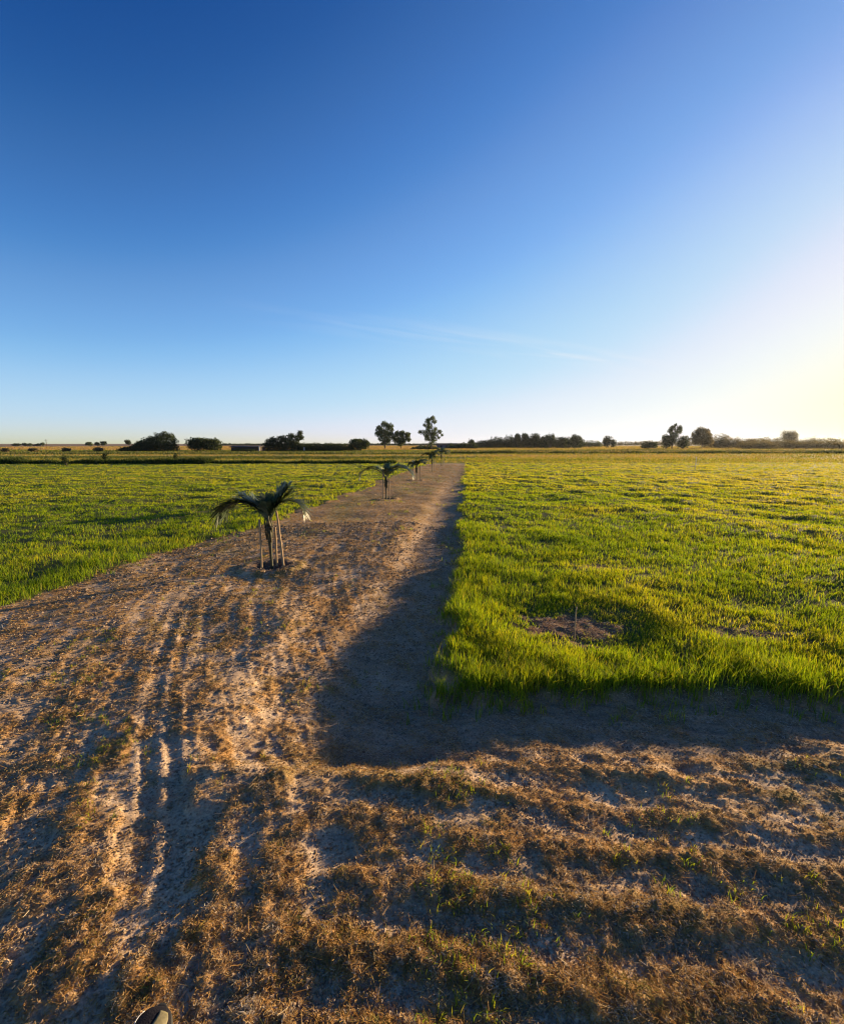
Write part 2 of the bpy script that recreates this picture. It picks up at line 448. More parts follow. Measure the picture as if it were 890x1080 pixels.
def blades(px, py, pz, h, w, lean, tint, az=None):
    """bent two-segment blades, one row each"""
    n = len(px)
    fa = rng.random(n) * np.pi * 2 if az is None else az
    la = fa + np.pi / 2 + rng.normal(0, .5, n)
    sx, sy = np.cos(fa) * w / 2, np.sin(fa) * w / 2
    lx, ly = np.cos(la) * lean, np.sin(la) * lean
    V = np.empty((n, 5, 3), np.float32)
    mx, my, mz = px + lx * .35, py + ly * .35, pz + h * .62
    V[:, 0] = np.stack([px - sx, py - sy, pz - .004], 1); V[:, 1] = np.stack([px + sx, py + sy, pz - .004], 1)
    V[:, 2] = np.stack([mx - sx * .8, my - sy * .8, mz], 1); V[:, 3] = np.stack([mx + sx * .8, my + sy * .8, mz], 1)
    V[:, 4] = np.stack([px + lx, py + ly, pz + h], 1)
    b = np.arange(n)[:, None] * 5
    return V.reshape(-1, 3), b + np.array([0, 1, 3, 2]), b + np.array([2, 3, 4]), np.repeat(tint, 5)

def grass_height(x, y):
    return .074 + .026 * perlin(x * 1.5, y * 1.5, 201) + .030 * perlin(x * 3.6, y * 3.6, 202) + .03 * perlin(x * .35, y * .35, 203)

def make_grass(name, label, side, n_tufts, per):
    x, y, d = scatter(n_tufts, 2.2, 62, R(64))
    # most of the young leaves sprout within tussocks
    f = field_right(x, y) if side > 0 else field_left(x, y)
    edge = ss(-.09, .11, f)
    wild = (f > -.22) & (rng.random(len(x)) < .05)
    keep = ((rng.random(len(x)) < edge) | wild) & (y > .3) & (rng.random(len(x)) > patch_mask(x, y) * .97) & ((strip_end(x, y) < .5) | ((side > 0) & (rng.random(len(x)) > ss(44, 60, y))))
    dens = ss(-.5, .15, perlin(x * 2.4, y * 2.4, 204) + .6 * perlin(x * 6, y * 6, 207)) * .62 + .38
    keep &= (rng.random(len(x)) < np.maximum(dens, ss(8, 14, d)))
    x, y, d, f = x[keep], y[keep], d[keep], f[keep]
    n = len(x)
    lod = np.maximum(1, d / 4.2)
    gh = grass_height(x, y); far_ = ss(5, 13, d)
    th = np.clip(gh * (1 - .65 * far_) + .062 * .65 * far_, .035, .24) * (1 + .16 * (1 - ss(.5, 1.3, x)) * (1 - ss(3.2, 4.2, y)) * (side > 0)) * (.8 + .4 * ss(-.06, .03, f) - .36 * ss(.15, .6, f)) * (1 - .75 * patch_mask(x, y)) * patch_halo(x, y)
    x = np.repeat(x, per) + rng.normal(0, .022, n * per) * np.repeat(np.sqrt(lod), per)
    y = np.repeat(y, per) + rng.normal(0, .022, n * per) * np.repeat(np.sqrt(lod), per)
    lod = np.repeat(lod, per); th = np.repeat(th, per)
    h = th * rng.uniform(.5, 1.25, n * per) * (1 - .22 * ss(5, 14, np.hypot(x, y)))
    w = .0040 * np.maximum(1, lod * .8) * rng.uniform(.7, 1.4, n * per)
    lean = h * np.abs(rng.normal(.5, .35, n * per))
    tint = np.clip(.42 + .22 * perlin(x * .7, y * .7, 205) + .20 * perlin(x * .2, y * .26, 206) + .16 * perlin(x * 2.2, y * 2.2, 208) + rng.normal(0, .15, n * per) + .24 * ss(4, 24, np.hypot(x, y)) + .20 * ss(-2, 16, x), 0, .97)  # yellower far off and rightward: backlit sun glow put into the tint
    tint = np.where(rng.random(n * per) < .03, rng.uniform(.92, 1, n * per), tint)
    V, a, b, t = blades(x, y, ground_z_fast(x, y), h, w, lean, tint)
    o = link(name, np_mesh(name, V, a, b, False, {'tint': t}), M['grass'])
    return tag(o, label, 'grass', None, 'stuff')

def on_sheet(A, x, y):
    """interpolates values stored on the ground sheet"""
    ix = np.clip(np.searchsorted(gx, x) - 1, 0, nx - 2); iy = np.clip(np.searchsorted(gy, y) - 1, 0, ny - 2)
    fx = (x - gx[ix]) / (gx[ix + 1] - gx[ix]); fy = (y - gy[iy]) / (gy[iy + 1] - gy[iy])
    A = A.reshape(ny, nx)
    return (A[iy, ix] * (1 - fx) + A[iy, ix + 1] * fx) * (1 - fy) + (A[iy + 1, ix] * (1 - fx) + A[iy + 1, ix + 1] * fx) * fy
def ground_z_fast(x, y): return on_sheet(Z, x, y)

make_grass('pasture_grass', 'lush green pasture grass right of the dirt track, sunlit and ankle high', 1, 150000, 7)
make_grass('pasture_grass', 'short green pasture grass left of the dirt track beside the young palms', -1, 110000, 7)

def make_straw(name, label, n, dmin, dmax):
    x, y, d = scatter(n, dmin, dmax, R(66))
    th, ins, bowl, pm, hl, strip = (on_sheet(A, x, y) for A in (TH, INS, BOWL, PM, HL, STRIP))
    onp = np.where(ins < .05, 1., np.clip(pm * 1.3, 0, 1))
    far = ss(4, 12, d)
    p = .54 * np.clip((.10 + .90 * np.maximum(ss(.12, .6, th), .45 * (ins > .1))) * (1 - far) + far * .5, 0, 1) * onp * (1 - bowl) * (1 - .15 * strip)
    k = (rng.random(n) < p) & (y > .15) & (strip_end(x, y) < .5)
    x, y, d, th, hl, strip = x[k], y[k], d[k], th[k], hl[k], strip[k]
    n = len(x); lod = np.maximum(1, d / 2.0)
    ln = rng.uniform(.004, .016, n) * np.sqrt(lod) * np.where(rng.random(n) < .05, 2.6, 1)
    el = np.clip(rng.normal(.12, .22, n), -.05, 1.2)
    az = rng.random(n) * 2 * np.pi
    w = rng.uniform(.0011, .0024, n) * lod
    z = ground_z_fast(x, y) + .001 + rng.random(n) * .012 * th
    dx, dy, dz = np.cos(az) * np.cos(el) * ln, np.sin(az) * np.cos(el) * ln, np.sin(el) * ln
    roll = rng.normal(0, .7, n)
    sx, sy, sz = -np.sin(az) * np.cos(roll) * w / 2, np.cos(az) * np.cos(roll) * w / 2, np.sin(roll) * w / 2
    V = np.empty((n, 4, 3), np.float32)
    V[:, 0] = np.stack([x - sx, y - sy, z - sz], 1); V[:, 1] = np.stack([x + sx, y + sy, z + sz], 1)
    V[:, 2] = np.stack([x + dx + sx * .5, y + dy + sy * .5, z + dz + sz * .5], 1); V[:, 3] = np.stack([x + dx - sx * .5, y + dy - sy * .5, z + dz - sz * .5], 1)
    F4 = np.arange(n)[:, None] * 4 + np.arange(4)
    patch = fbm(x * 1.1, y * 1.1, 3, 301)
    tint = np.clip(.56 + .30 * fbm(x * 2.5, y * 2.5, 2, 302) + .30 * perlin(x * 14, y * 14, 303) + rng.normal(0, .17, n) - .30 * ss(.15, .5, patch) + .25 * np.maximum(hl, strip), 0, 1)
    o = link(name, np_mesh(name, V.reshape(-1, 3), F4, None, False, {'tint': np.repeat(tint, 4)}), M['straw'])
    return tag(o, label, 'dry grass', None, 'stuff')
make_straw('dry_cuttings', 'dry orange brown grass cuttings strewn over the dirt track', 1900000, .7, 34)

def make_sprigs(name, label, n):
    x, y, d = scatter(n, .9, 26, R(64))
    th, ins, hl = (on_sheet(A, x, y) for A in (TH, INS, HL))
    c = fbm(x * 1.1, y * 1.1, 3, 301)
    k = (ins < -.02) & (rng.random(n) < ss(.05, .45, c) * ss(.1, .6, th)) & (y > .2) & (rng.random(n) > hl)
    x, y, d = x[k], y[k], d[k]; per = 5; n = len(x)
    lod = np.repeat(np.maximum(1, d / 3.5), per)
    x = np.repeat(x, per) + rng.normal(0, .012, n * per) * lod; y = np.repeat(y, per) + rng.normal(0, .012, n * per) * lod
    h = rng.uniform(.010, .030, n * per) * np.sqrt(lod)
    V, a, b, t = blades(x, y, ground_z_fast(x, y), h, .0026 * lod, h * rng.uniform(.3, 1.3, n * per), np.clip(rng.normal(.55, .25, n * per), 0, 1))
    o = link(name, np_mesh(name, V, a, b, False, {'tint': t}), M['grass'])
    return tag(o, label, 'weeds', None, 'stuff')
def make_clods(name, label, n):
    """crumbs of dry earth lying about on the track"""
    x, y, d = scatter(n, .8, 9, R(64))
    ins = on_sheet(INS, x, y)
    k = (ins < .02) & (y > .2) & (rng.random(n) < .35 + .65 * ss(-.2, .4, perlin(x * 3, y * 3, 501)))
    x, y, d = x[k], y[k], d[k]; n = len(x)
    r = rng.uniform(.0018, .0055, n) * np.maximum(1, d / 2.5) * np.where(rng.random(n) < .05, 1.5, 1)
    base = np.array([(1, 0, 0), (-1, 0, 0), (0, 1, 0), (0, -1, 0), (0, 0, 1), (0, 0, -1)], float)
    V = base[None] * r[:, None, None] * rng.uniform(.6, 1.4, (n, 6, 1)) + rng.normal(0, .25, (n, 6, 3)) * r[:, None, None]
    V[:, :, 2] *= .75
    V += np.stack([x, y, ground_z_fast(x, y) + r * .35], 1)[:, None]
    T_ = np.array([(0, 2, 4), (2, 1, 4), (1, 3, 4), (3, 0, 4), (2, 0, 5), (1, 2, 5), (3, 1, 5), (0, 3, 5)])
    F = (np.arange(n)[:, None, None] * 6 + T_).reshape(-1, 3)
    tint = np.clip(rng.normal(.5, .22, n), 0, 1)
    o = link(name, np_mesh(name, V.reshape(-1, 3), None, F, False, {'tint': np.repeat(tint, 6)}), M['clod'])
    return tag(o, label, 'soil', None, 'stuff')
make_clods('soil_crumbs', 'small crumbs of dry earth scattered over the dirt track', 170000)

make_sprigs('green_sprigs', 'short green sprigs poking through the dry cuttings on the track', 15000)

def crop_strip(name, label, cat, mat, x0, x1, y0, y1, h, n, w, tmean=.4, ragged=.5):
    x = rng.uniform(x0, x1, n); y = rng.uniform(y0, y1, n)
    y = y - .012 * x + 1.2 * perlin(x * .012, y * .012, 121)
    hh = h * np.clip(1 + ragged * perlin(x * .5, y * .5, 401) + ragged * perlin(x * .12, y * .2, 402), .15, 2) * rng.uniform(.5, 1.15, n)
    V, a, b, t = blades(x, y, ground_z_fast(x, y), hh, w * rng.uniform(.6, 1.3, n), hh * rng.uniform(.1, .7, n), np.clip(rng.normal(tmean, .2, n), 0, 1))
    o = link(name, np_mesh(name, V, a, b, False, {'tint': t}), mat)
    return tag(o, label, cat, None, 'stuff')
crop_strip('weed_strip', 'dark ragged weeds along the far end of the left pasture', 'weeds', M['weed'], -42, -16, 35.2, 36.6, .36, 9000, .06, .2)
crop_strip('weed_strip', 'thin low weeds ending the left pasture close to the palm row', 'weeds', M['weed'], -16, -2, 36.0, 36.9, .24, 4200, .05, .35)
crop_strip('crop_rows', 'green crop strip in front of the dark trees on the left', 'crop', M['crop'], -75, 2, 47.5, 53, .20, 22000, .06, .45)
crop_strip('crop_rows', 'second crop strip right before the trees and shed on the left', 'crop', M['crop'], -110, 4, 67, 75, .30, 22000, .09, .55)
crop_strip('crop_rows', 'thin dark crop line crossing behind the right pasture', 'crop', M['weed'], 4, 150, 72.5, 74.5, .34, 16000, .13, .4)
crop_strip('crop_rows', 'pale stubble strip in front of the right hedges', 'crop', M['crop'], 6, 170, 82, 92, .35, 18000, .16, .8)

def far_fields(name, label, n):
    """short growth on the strips that run across behind the pastures, each strip in its own colour"""
    x, y, d = scatter(n, 36, 300, R(60))
    k = (strip_end(x, y) > .5); x, y = x[k], y[k]; n = len(x); d = np.hypot(x, y)
    Yw = y + .6 * perlin(x * .05, y * .05, 120) + 1.2 * perlin(x * .012, y * .012, 121) + .012 * x
    left = x - .118 * y < rng.normal(1, 2, n)
    edges = np.array([36, 47, 54, 60, 66, 76, 84, 110, 1000.])
    tl = np.array([.70, .36, .84, .76, .45, .86, .52, .90]); tr = np.array([.70, .72, .84, .78, .64, .95, .55, .80])
    b = np.clip(np.searchsorted(edges, Yw) - 1, 0, 7)
    tint = np.where(left, tl[b], tr[b]) + .14 * fbm(x * .12, y * .3, 3, 411) + rng.normal(0, .10, n) - .25 * ss(.1, .5, fbm(x * .03, y * .12, 3, 412))
    h = np.where(left, .10, .12) * rng.uniform(.5, 1.4, n) * np.sqrt(np.maximum(1, d / 60)) * np.clip(1 + .9 * perlin(x * .3, y * .6, 413), .2, 2)
    V, a, b_, t = blades(x, y, ground_z_fast(x, y), h, .0035 * d / 4.5 * rng.uniform(.7, 1.3, n), h * rng.uniform(.1, .8, n), np.clip(tint, 0, 1))
    o = link(name, np_mesh(name, V, a, b_, False, {'tint': t}), M['field_growth'])
    return tag(o, label, 'field', None, 'stuff')
far_fields('field_growth', 'striped green and straw coloured fields beyond the pastures', 260000)

# ------------------------------------------------------------------ young palms and their stakes
def frond(az, el, length, droop, nl=44, leaf=.20, dry=0.0, seed=0, twist=0.0):
    """one pinnate leaf as a mesh: rachis and drooping leaflets"""
    rd = random.Random(seed)
    T = Tubes()
    n = 14; pts = []
    p = Vector((0, 0, 0)); e = el; a = az
    for i in range(n + 1):
        pts.append(p.copy())
        d = Vector((math.sin(a) * math.cos(e), math.cos(a) * math.cos(e), math.sin(e)))
        p = p + d * (length / n)
        e -= droop / n * (0.35 + 1.3 * i / n); a += twist / n
    T.tube(pts, [.011 * (1 - .85 * i / n) + .0015 for i in range(n + 1)], 5, True, .75)
    for k in range(nl):
        t = .22 + .78 * (k + .5) / nl
        i = min(int(t * n), n - 1); f = t * n - i
        q = pts[i].lerp(pts[i + 1], f); d = (pts[i + 1] - pts[i]).normalized()
        sd = d.cross(Vector((0, 0, 1)))
        if sd.length < .1: sd = Vector((math.cos(az), -math.sin(az), 0))
        sd.normalize(); up = sd.cross(d)
        L = leaf * (.45 + .75 * math.sin(math.pi * min(1, t * .92 + .08)) ** .7) * rd.uniform(.8, 1.15)
        for s in (-1, 1):
            dirn = (sd * s * rd.uniform(.45, .9) + d * rd.uniform(.7, 1.1) + up * rd.uniform(.0, .5) + Vector((0, 0, -.10))).normalized()
            tip = q + dirn * L + Vector((0, 0, -L * rd.uniform(.05, .35)))
            tint = .95 if rd.random() < dry * t else rd.uniform(.05, .7)
            T.blade(q, tip, (.010 if tint > .9 else .021) * rd.uniform(.8, 1.25), dirn.cross(up + sd * .3), rd.uniform(0, .02), tint)
    return T

def make_palm(Yp, height, fronds, seed, label, lean=(0, 0)):
    rd = random.Random(seed)
    xp = palm_x(Yp)
    t = thing('young_palm', label, 'palm', (xp, Yp, gz(xp, Yp)), 0, 'young palms planted along the track')
    T = Tubes()
    hs = height
    pts = [(lean[0] * k / 8, lean[1] * k / 8, -.05 + (hs + .05) * k / 8) for k in range(9)]
    rads = [.020, .019, .017, .017, .020, .024, .030, .032, .022]
    T.tube(pts, rads, 10, True, .5, .08)
    for k in range(10):                                            # leaf bases clasping the stem
        a = k * 2.4; z0 = hs * (.52 + .04 * k)
        T.tube([(math.sin(a) * .03 + lean[0] * z0 / hs, math.cos(a) * .03 + lean[1] * z0 / hs, z0), (math.sin(a) * .045 + lean[0], math.cos(a) * .045 + lean[1], z0 + .10), (math.sin(a) * .03 + lean[0], math.cos(a) * .03 + lean[1], z0 + .19)], [.012, .009, .004], 5)
    T.build('trunk', M['palm_stem'], t)
    for i, (az, el, ln, dr, dry) in enumerate(fronds):
        o = frond(R(az), R(el), ln, R(dr), 56, .21 * (ln / .6) ** .5, dry, seed * 31 + i).build('frond', M['palm'], t, False)
        o.location = (lean[0], lean[1], hs - .03)
        if dry > .8: o['label'] = 'drooping frond with a dry straw coloured tip'
    b = Tubes()
    zt = hs * .86
    ring = [(lean[0] * .8 + .05 * math.sin(a), lean[1] * .8 + .05 * math.cos(a), zt + .006 * math.sin(3 * a)) for a in np.linspace(0, 2 * math.pi, 15)]
    b.tube(ring, [.006] * 15, 5).build('tie', M['twine'], t)
    return t

FR1 = [(-86, 60, .86, 172, 0), (-78, 56, .74, 150, 0), (-98, 64, .66, 140, 0), (-84, 68, .50, 70, 0), (-30, 78, .34, 30, 0),
       (62, 70, .50, 14, 0), (76, 66, .54, 18, 0), (86, 62, .50, 26, 0), (96, 66, .44, 40, 0), (94, 74, .66, 178, .6), (170, 82, .26, 30, 0)]
make_palm(PALM_Y[0], .60, FR1, 3, 'largest and nearest young palm with fronds arching over three stakes', (-.02, 0))
def fr_set(seed, n, ln):
    rd = random.Random(seed)
    return [(rd.uniform(0, 40) + 360 / n * k, rd.uniform(52, 76), ln * rd.uniform(.8, 1.3), rd.uniform(80, 165), .1) for k in range(n)]
make_palm(PALM_Y[1], .62, [(-90, 56, .95, 165, 0), (90, 58, .95, 160, 0), (70, 66, .75, 120, 0), (-70, 66, .7, 120, 0), (100, 70, .55, 70, 0), (10, 76, .45, 40, 0), (160, 62, .55, 100, 0)], 5, 'second young palm along the track with symmetrical drooping fronds')
make_palm(PALM_Y[2], .58, fr_set(8, 7, .50), 8, 'thin sparse young palm third from the front of the row')
make_palm(PALM_Y[3], .75, fr_set(9, 8, .62), 9, 'small far young palm fourth from the front of the row')
make_palm(PALM_Y[4], .80, fr_set(12, 8, .66), 12, 'farthest young palm at the end of the row')

def stake(x, y, h, lx, ly, r, label, group, mat='stake', name='wooden_stake'):
    T = Tubes(); n = 6
    pts = [(lx * k / n + random.uniform(-.003, .003), ly * k / n, -.08 + (h + .08) * k / n) for k in range(n + 1)]
    T.tube(pts, [r * random.uniform(.9, 1.1) for _ in range(n + 1)], 8, True, .5, .06)
    o = T.build(name, M[mat], None)
    o.location = (x, y, gz(x, y))
    return tag(o, label, 'stake', group)
G1 = 'stakes around the young palms'
px0, py0 = palm_x(PALM_Y[0]), PALM_Y[0]
stake(px0 - .115, py0 - .03, .62, 0, 0, .013, 'pale upright stake left of the nearest palm trunk', G1)
stake(px0 + .03, py0 + .10, .50, .005, -.02, .012, 'shortest stake just behind the nearest palm trunk', G1)
stake(px0 + .155, py0 - .02, .70, -.065, 0, .013, 'sunlit leaning stake right of the nearest palm trunk', G1)
px1, py1 = palm_x(PALM_Y[1]), PALM_Y[1]
stake(px1 - .09, py1, .82, 0, 0, .016, 'stake left of the second palm in the row', G1)
stake(px1 + .10, py1 + .02, .60, -.02, 0, .014, 'stake right of the second palm in the row', G1)
px2, py2 = palm_x(PALM_Y[2]), PALM_Y[2]
stake(px2 - .13, py2, .85, 0, 0, .018, 'stake left of the sparse third palm', G1)
stake(px2 + .14, py2, .66, 0, 0, .018, 'stake right of the sparse third palm', G1)
for i, nm in ((3, 'fourth'), (4, 'farthest')):
    stake(palm_x(PALM_Y[i]) + .16, PALM_Y[i], .7, -.02, 0, .02, f'stake beside the {nm} young palm of the row', G1)
stake(1.20, 3.56, .27, .005, 0, .0042, 'thin grey stick standing in the bare patch of the right pasture', None, 'stake', 'stick')
stake(at(733, 29), 29, .72, 0, 0, .018, 'pale marker rod standing far out in the right pasture', None, 'pale', 'marker_rod')

# ------------------------------------------------------------------ trees, bushes, hedges
def leaf_cloud(lobes, n, size, seed, tmean=.45, flat=1.0):
    """many small leaf clumps spread through overlapping lobes (x, y, z, rx, ry, rz)"""
    g = np.random.default_rng(seed)
    lobes = np.array(lobes, float)
    vol = (lobes[:, 3] * lobes[:, 4] * lobes[:, 5]) ** (2 / 3)
    k = g.choice(len(lobes), n, p=vol / vol.sum())
    d = g.normal(size=(n, 3)); d /= np.linalg.norm(d, axis=1)[:, None]
    r = g.random(n) ** .45
    r = r * (1 + .22 * np.sin(d[:, 0] * 7 + k) * np.cos(d[:, 2] * 6 + 2 * k))
    P = lobes[k, :3] + d * r[:, None] * lobes[k, 3:6]
    P[:, 2] = np.maximum(P[:, 2], .05)
    a = g.normal(size=(n, 3)); a /= np.linalg.norm(a, axis=1)[:, None]
    b = np.cross(a, g.normal(size=(n, 3))); b /= np.linalg.norm(b, axis=1)[:, None]
    s = size * g.uniform(.5, 1.4, n)[:, None]
    V = np.stack([P - a * s, P + b * s * .55, P + a * s, P - b * s * .55], 1).reshape(-1, 3)
    F = np.arange(n)[:, None] * 4 + np.arange(4)
    lt = (g.random(len(lobes)) * .3 - .15)[k]
    tint = np.clip(tmean + lt + g.normal(0, .16, n), 0, 1)
    return V, F, np.repeat(tint, 4)

def make_tree(name, label, u0, u1, vtop, D, mat='crown_dark', seed=0, trunk=.12, n=3600, size=.16, group=None, shape='round', cat='tree', zb=0.0):
    """trunk with limbs and an uneven crown; u0..u1 and vtop measure it in the photograph, D metres away"""
    rd = random.Random(seed)
    X0, X1 = at(u0, D), at(u1, D); xc = (X0 + X1) / 2; w = X1 - X0
    H = height_for(vtop, D); zg = gz(xc, D); H = max(H - zg, .8)
    t = thing(name, label, cat, (xc, D, zg), 0, group)
    lobes = []; c0 = trunk * H
    if shape == 'round':
        for i in range(9):
            a = rd.uniform(0, 6.28); rr = rd.uniform(.1, .32) * w
            z = c0 + (H - c0) * rd.uniform(.25, .72)
            top = (H - z) * .95; rx = min(w * .28, w / 2 - rr * abs(math.cos(a)))
            lobes.append((rr * math.cos(a), rr * math.sin(a), z, rx, rx, min(top, (H - c0) * .42)))
        lobes.append((rd.uniform(-.06, .06) * w, 0, c0 + (H - c0) * .55, w * .32, w * .32, (H - c0) * .44))
        lobes.append((0, 0, c0 + (H - c0) * .3, w * .46, w * .42, (H - c0) * .32))
    elif shape == 'tall':
        for i in range(13):
            z = c0 + (H - c0) * (.08 + .86 * i / 12)
            prof = math.sin(math.pi * (.12 + .80 * i / 12)) ** .8
            off = rd.uniform(-.32, .32) * w * prof
            r = w * rd.uniform(.14, .22) * (.5 + .6 * prof)
            lobes.append((off, rd.uniform(-.2, .2) * w, min(z, H - r * .7), r, r, r * rd.uniform(.6, .95)))
    elif shape == 'leaning':                                        # windswept: rises to one side
        for i in range(12):
            f = i / 11
            z1 = H * (.38 + .62 * f ** 1.3); r = w * rd.uniform(.09, .13)
            lobes.append((w * (-.40 + .82 * f), rd.uniform(-.1, .1) * w, max(z1 - r * .9, .3), r * 1.1, r * 1.3, r))
            lobes.append((w * (-.40 + .80 * f), rd.uniform(-.1, .1) * w, z1 * .45, w * .12, w * .14, z1 * .45))
    elif shape == 'spire':
        for i in range(6):
            z = c0 + (H - c0) * (.12 + .72 * i / 5); r = w * .5 * (1 - .6 * i / 6) * rd.uniform(.8, 1.1)
            lobes.append((rd.uniform(-.1, .1) * w, 0, z, r, r, (H - c0) * .18))
    V, F, ti = leaf_cloud(lobes, n, size, seed + 1)
    link('crown', np_mesh('crown', V, F, None, False, {'tint': ti}), M[mat], t)
    T = Tubes(); r0 = max(.035 * H, .06)
    T.tube([(0, 0, -.2), (.03 * w, 0, c0 * .6), (rd.uniform(-.05, .05) * w, 0, c0 + .25 * (H - c0)), (0, 0, c0 + .7 * (H - c0))], [r0 * 1.3, r0, r0 * .8, r0 * .25], 7)
    for l in lobes[:7]:
        T.tube([(0, 0, c0 * .8), (l[0] * .5, l[1] * .5, (c0 * .8 + l[2]) / 2), (l[0], l[1], l[2])], [r0 * .5, r0 * .32, r0 * .1], 5)
    T.build('trunk', M['bark'], t)
    return t

def make_traced_tree(name, label, u0, v0, lobes_px, D, mat='crown_dark', seed=0, n=5000, size=.17, trunk=None, group=None, cat='tree', base_v=None):
    """a tree whose crown is a set of lobes; u, v, r measured in the photograph at 7.417 times enlargement from corner (u0, v0)"""
    rd = random.Random(seed)
    k = 7.417; pxm = D / FPX
    us = [u0 + a / k for a, b, r in lobes_px]
    xc = at(sum(us) / len(us), D) if trunk is None else at(u0 + trunk / k, D)
    zg = gz(xc, D)
    t = thing(name, label, cat, (xc, D, zg), 0, group)
    lobes = []
    for (a, b, r) in lobes_px:
        rr = r / k * pxm; dep = rr * rd.uniform(.9, 1.6)
        z = max(height_for(v0 + b / k, D) - zg, rr * .5)
        lobes.append((at(u0 + a / k, D) - xc, rd.uniform(-.7, .7) * rr, z, rr * 1.05, dep, rr * 1.02))
    V, F, ti = leaf_cloud(lobes, n, size, seed + 1)
    link('crown', np_mesh('crown', V, F, None, False, {'tint': ti}), M[mat], t)
    T = Tubes(); H = max(l[2] for l in lobes); r0 = max(.022 * H, .07)
    top = min(lobes, key=lambda l: abs(l[0]) - .3 * l[2])
    T.tube([(0, 0, -.2), (.1, 0, H * .2), (.2 * top[0], 0, H * .5), (top[0], top[1], top[2])], [r0 * 1.4, r0, r0 * .7, r0 * .2], 8)
    for l in lobes:
        T.tube([(0, 0, min(H * .35, l[2] * .5)), (l[0] * .45, l[1] * .5, l[2] * .68), (l[0], l[1], l[2])], [r0 * .45, r0 * .3, r0 * .08], 5)
    T.build('trunk', M['bark'], t)
    return t

def make_hedge(name, label, u0, u1, vtops, D, mat='crown_dark', seed=0, n=5000, size=.16, depth=2.5, cat='hedge', group=None, u_mid=None):
    """a long bushy mass; vtops lists the skyline rows from left to right"""
    g = np.random.default_rng(seed)
    X0, X1 = at(u0, D), at(u1, D); xc = (X0 + X1) / 2; zg = gz(xc, D)
    m = max(8, int((X1 - X0) / 1.3)); lobes = []
    for i in range(m):
        f = (i + .5) / m
        vt = np.interp(f * (len(vtops) - 1), range(len(vtops)), vtops)
        H = max(height_for(vt, D) - zg, .6) * g.uniform(.82, 1.02)
        w = (X1 - X0) / m
        lobes.append((X0 + f * (X1 - X0) - xc + g.uniform(-.3, .3) * w, g.uniform(-.5, .5) * depth, H * .5, w * g.uniform(.9, 1.4), depth * .6, H * .5))
        lobes.append((X0 + f * (X1 - X0) - xc + g.uniform(-.5, .5) * w, g.uniform(-.5, .5) * depth, H * .28, w * 1.3, depth * .6, H * .36))
    V, F, ti = leaf_cloud(lobes, int(n * 2.0), size * .78, seed + 1)
    o = link(name, np_mesh(name, V, F, None, False, {'tint': ti}), M[mat])
    o.location = (xc, D, zg)
    return tag(o, label, cat, group)

GT = 'trees along the horizon'
# left
make_tree('bush', 'lone flat dark bush at the far left end of the brown field', 13, 22, 467.5, 330, seed=11, n=700, size=.35, group=GT, trunk=.05, cat='bush')
make_tree('bush', 'left one of two small bushes on the left skyline', 24, 29, 467, 340, seed=12, n=500, size=.35, group=GT, trunk=.05, cat='bush')
make_tree('bush', 'right one of two small bushes on the left skyline', 29, 34, 467.5, 340, seed=13, n=500, size=.35, group=GT, trunk=.05, cat='bush')
make_tree('bush', 'sloping bush beside the thin pole on the left skyline', 35, 47, 466.5, 330, seed=14, n=700, size=.35, group=GT, trunk=.05, cat='bush', shape='leaning')
make_tree('tree', 'pale small tree left of the pair before the large dark tree', 90, 98, 466, 300, 'crown_green', seed=15, n=900, size=.3, group=GT)
make_tree('tree', 'small tree with two tops on the brown field skyline', 100, 106, 466, 300, seed=16, n=700, size=.3, group=GT)
make_tree('tree', 'small round tree between the brown field and the lone thin sapling', 106, 113, 465.3, 300, seed=17, n=800, size=.3, group=GT)
make_tree('tree', 'little round-topped tree close left of the largest dark tree', 132.5, 139, 463.5, 200, 'crown_dark', seed=18, n=900, size=.2, group=GT, trunk=.35)
make_traced_tree('tree', 'widest dark domed tree on the left with a sloping left side', 120, 450, [(a * 1.25, b * 1.25, r * 1.25) for a, b, r in [(320, 52, 26), (360, 65, 30), (280, 70, 33), (240, 82, 25), (210, 98, 28), (388, 92, 24), (350, 110, 52), (280, 118, 52), (200, 125, 36), (160, 108, 20), (150, 135, 34), (105, 148, 22), (392, 132, 26), (80, 156, 16), (240, 140, 40), (320, 140, 40)]], 100, seed=21, n=10000, size=.15, group=GT)
make_hedge('bush', 'low dark bushes leaning against the left side of the widest tree', 130, 158, [473, 470, 466, 461], 99, seed=22, n=2500, size=.15, cat='bush')
make_tree('tree', 'dark rounded tree between the widest tree and the low shed', 197, 222, 461, 102, seed=23, n=4500, size=.16, group=GT, trunk=.04)
make_tree('bush', 'dark round bush touching the left end of the low shed', 214, 234, 462, 103, seed=24, n=4000, size=.16, group=GT, trunk=.03, cat='bush')
make_traced_tree('tree', 'dark windswept tree rising to a ragged peak right of the shed', 220, 445, [(715, 88, 24), (736, 122, 18), (700, 122, 28), (650, 110, 26), (640, 145, 42), (590, 130, 28), (560, 150, 42), (510, 142, 28), (480, 165, 36), (450, 182, 22), (530, 195, 48), (620, 195, 48), (690, 170, 36), (470, 210, 36), (720, 200, 28), (680, 215, 34), (580, 215, 38)], 100, seed=25, n=9000, size=.15, group=GT)
make_hedge('hedge', 'dark low hedge joining the windswept tree and the bushy dark tree', 318, 370, [466, 467, 466.5, 467], 101, seed=26, n=5000, size=.15)
make_tree('bush', 'bushy dark tree at the right end of the dark hedge', 366, 390, 462.5, 100, seed=27, n=4500, size=.15, group=GT, trunk=.05, cat='bush')
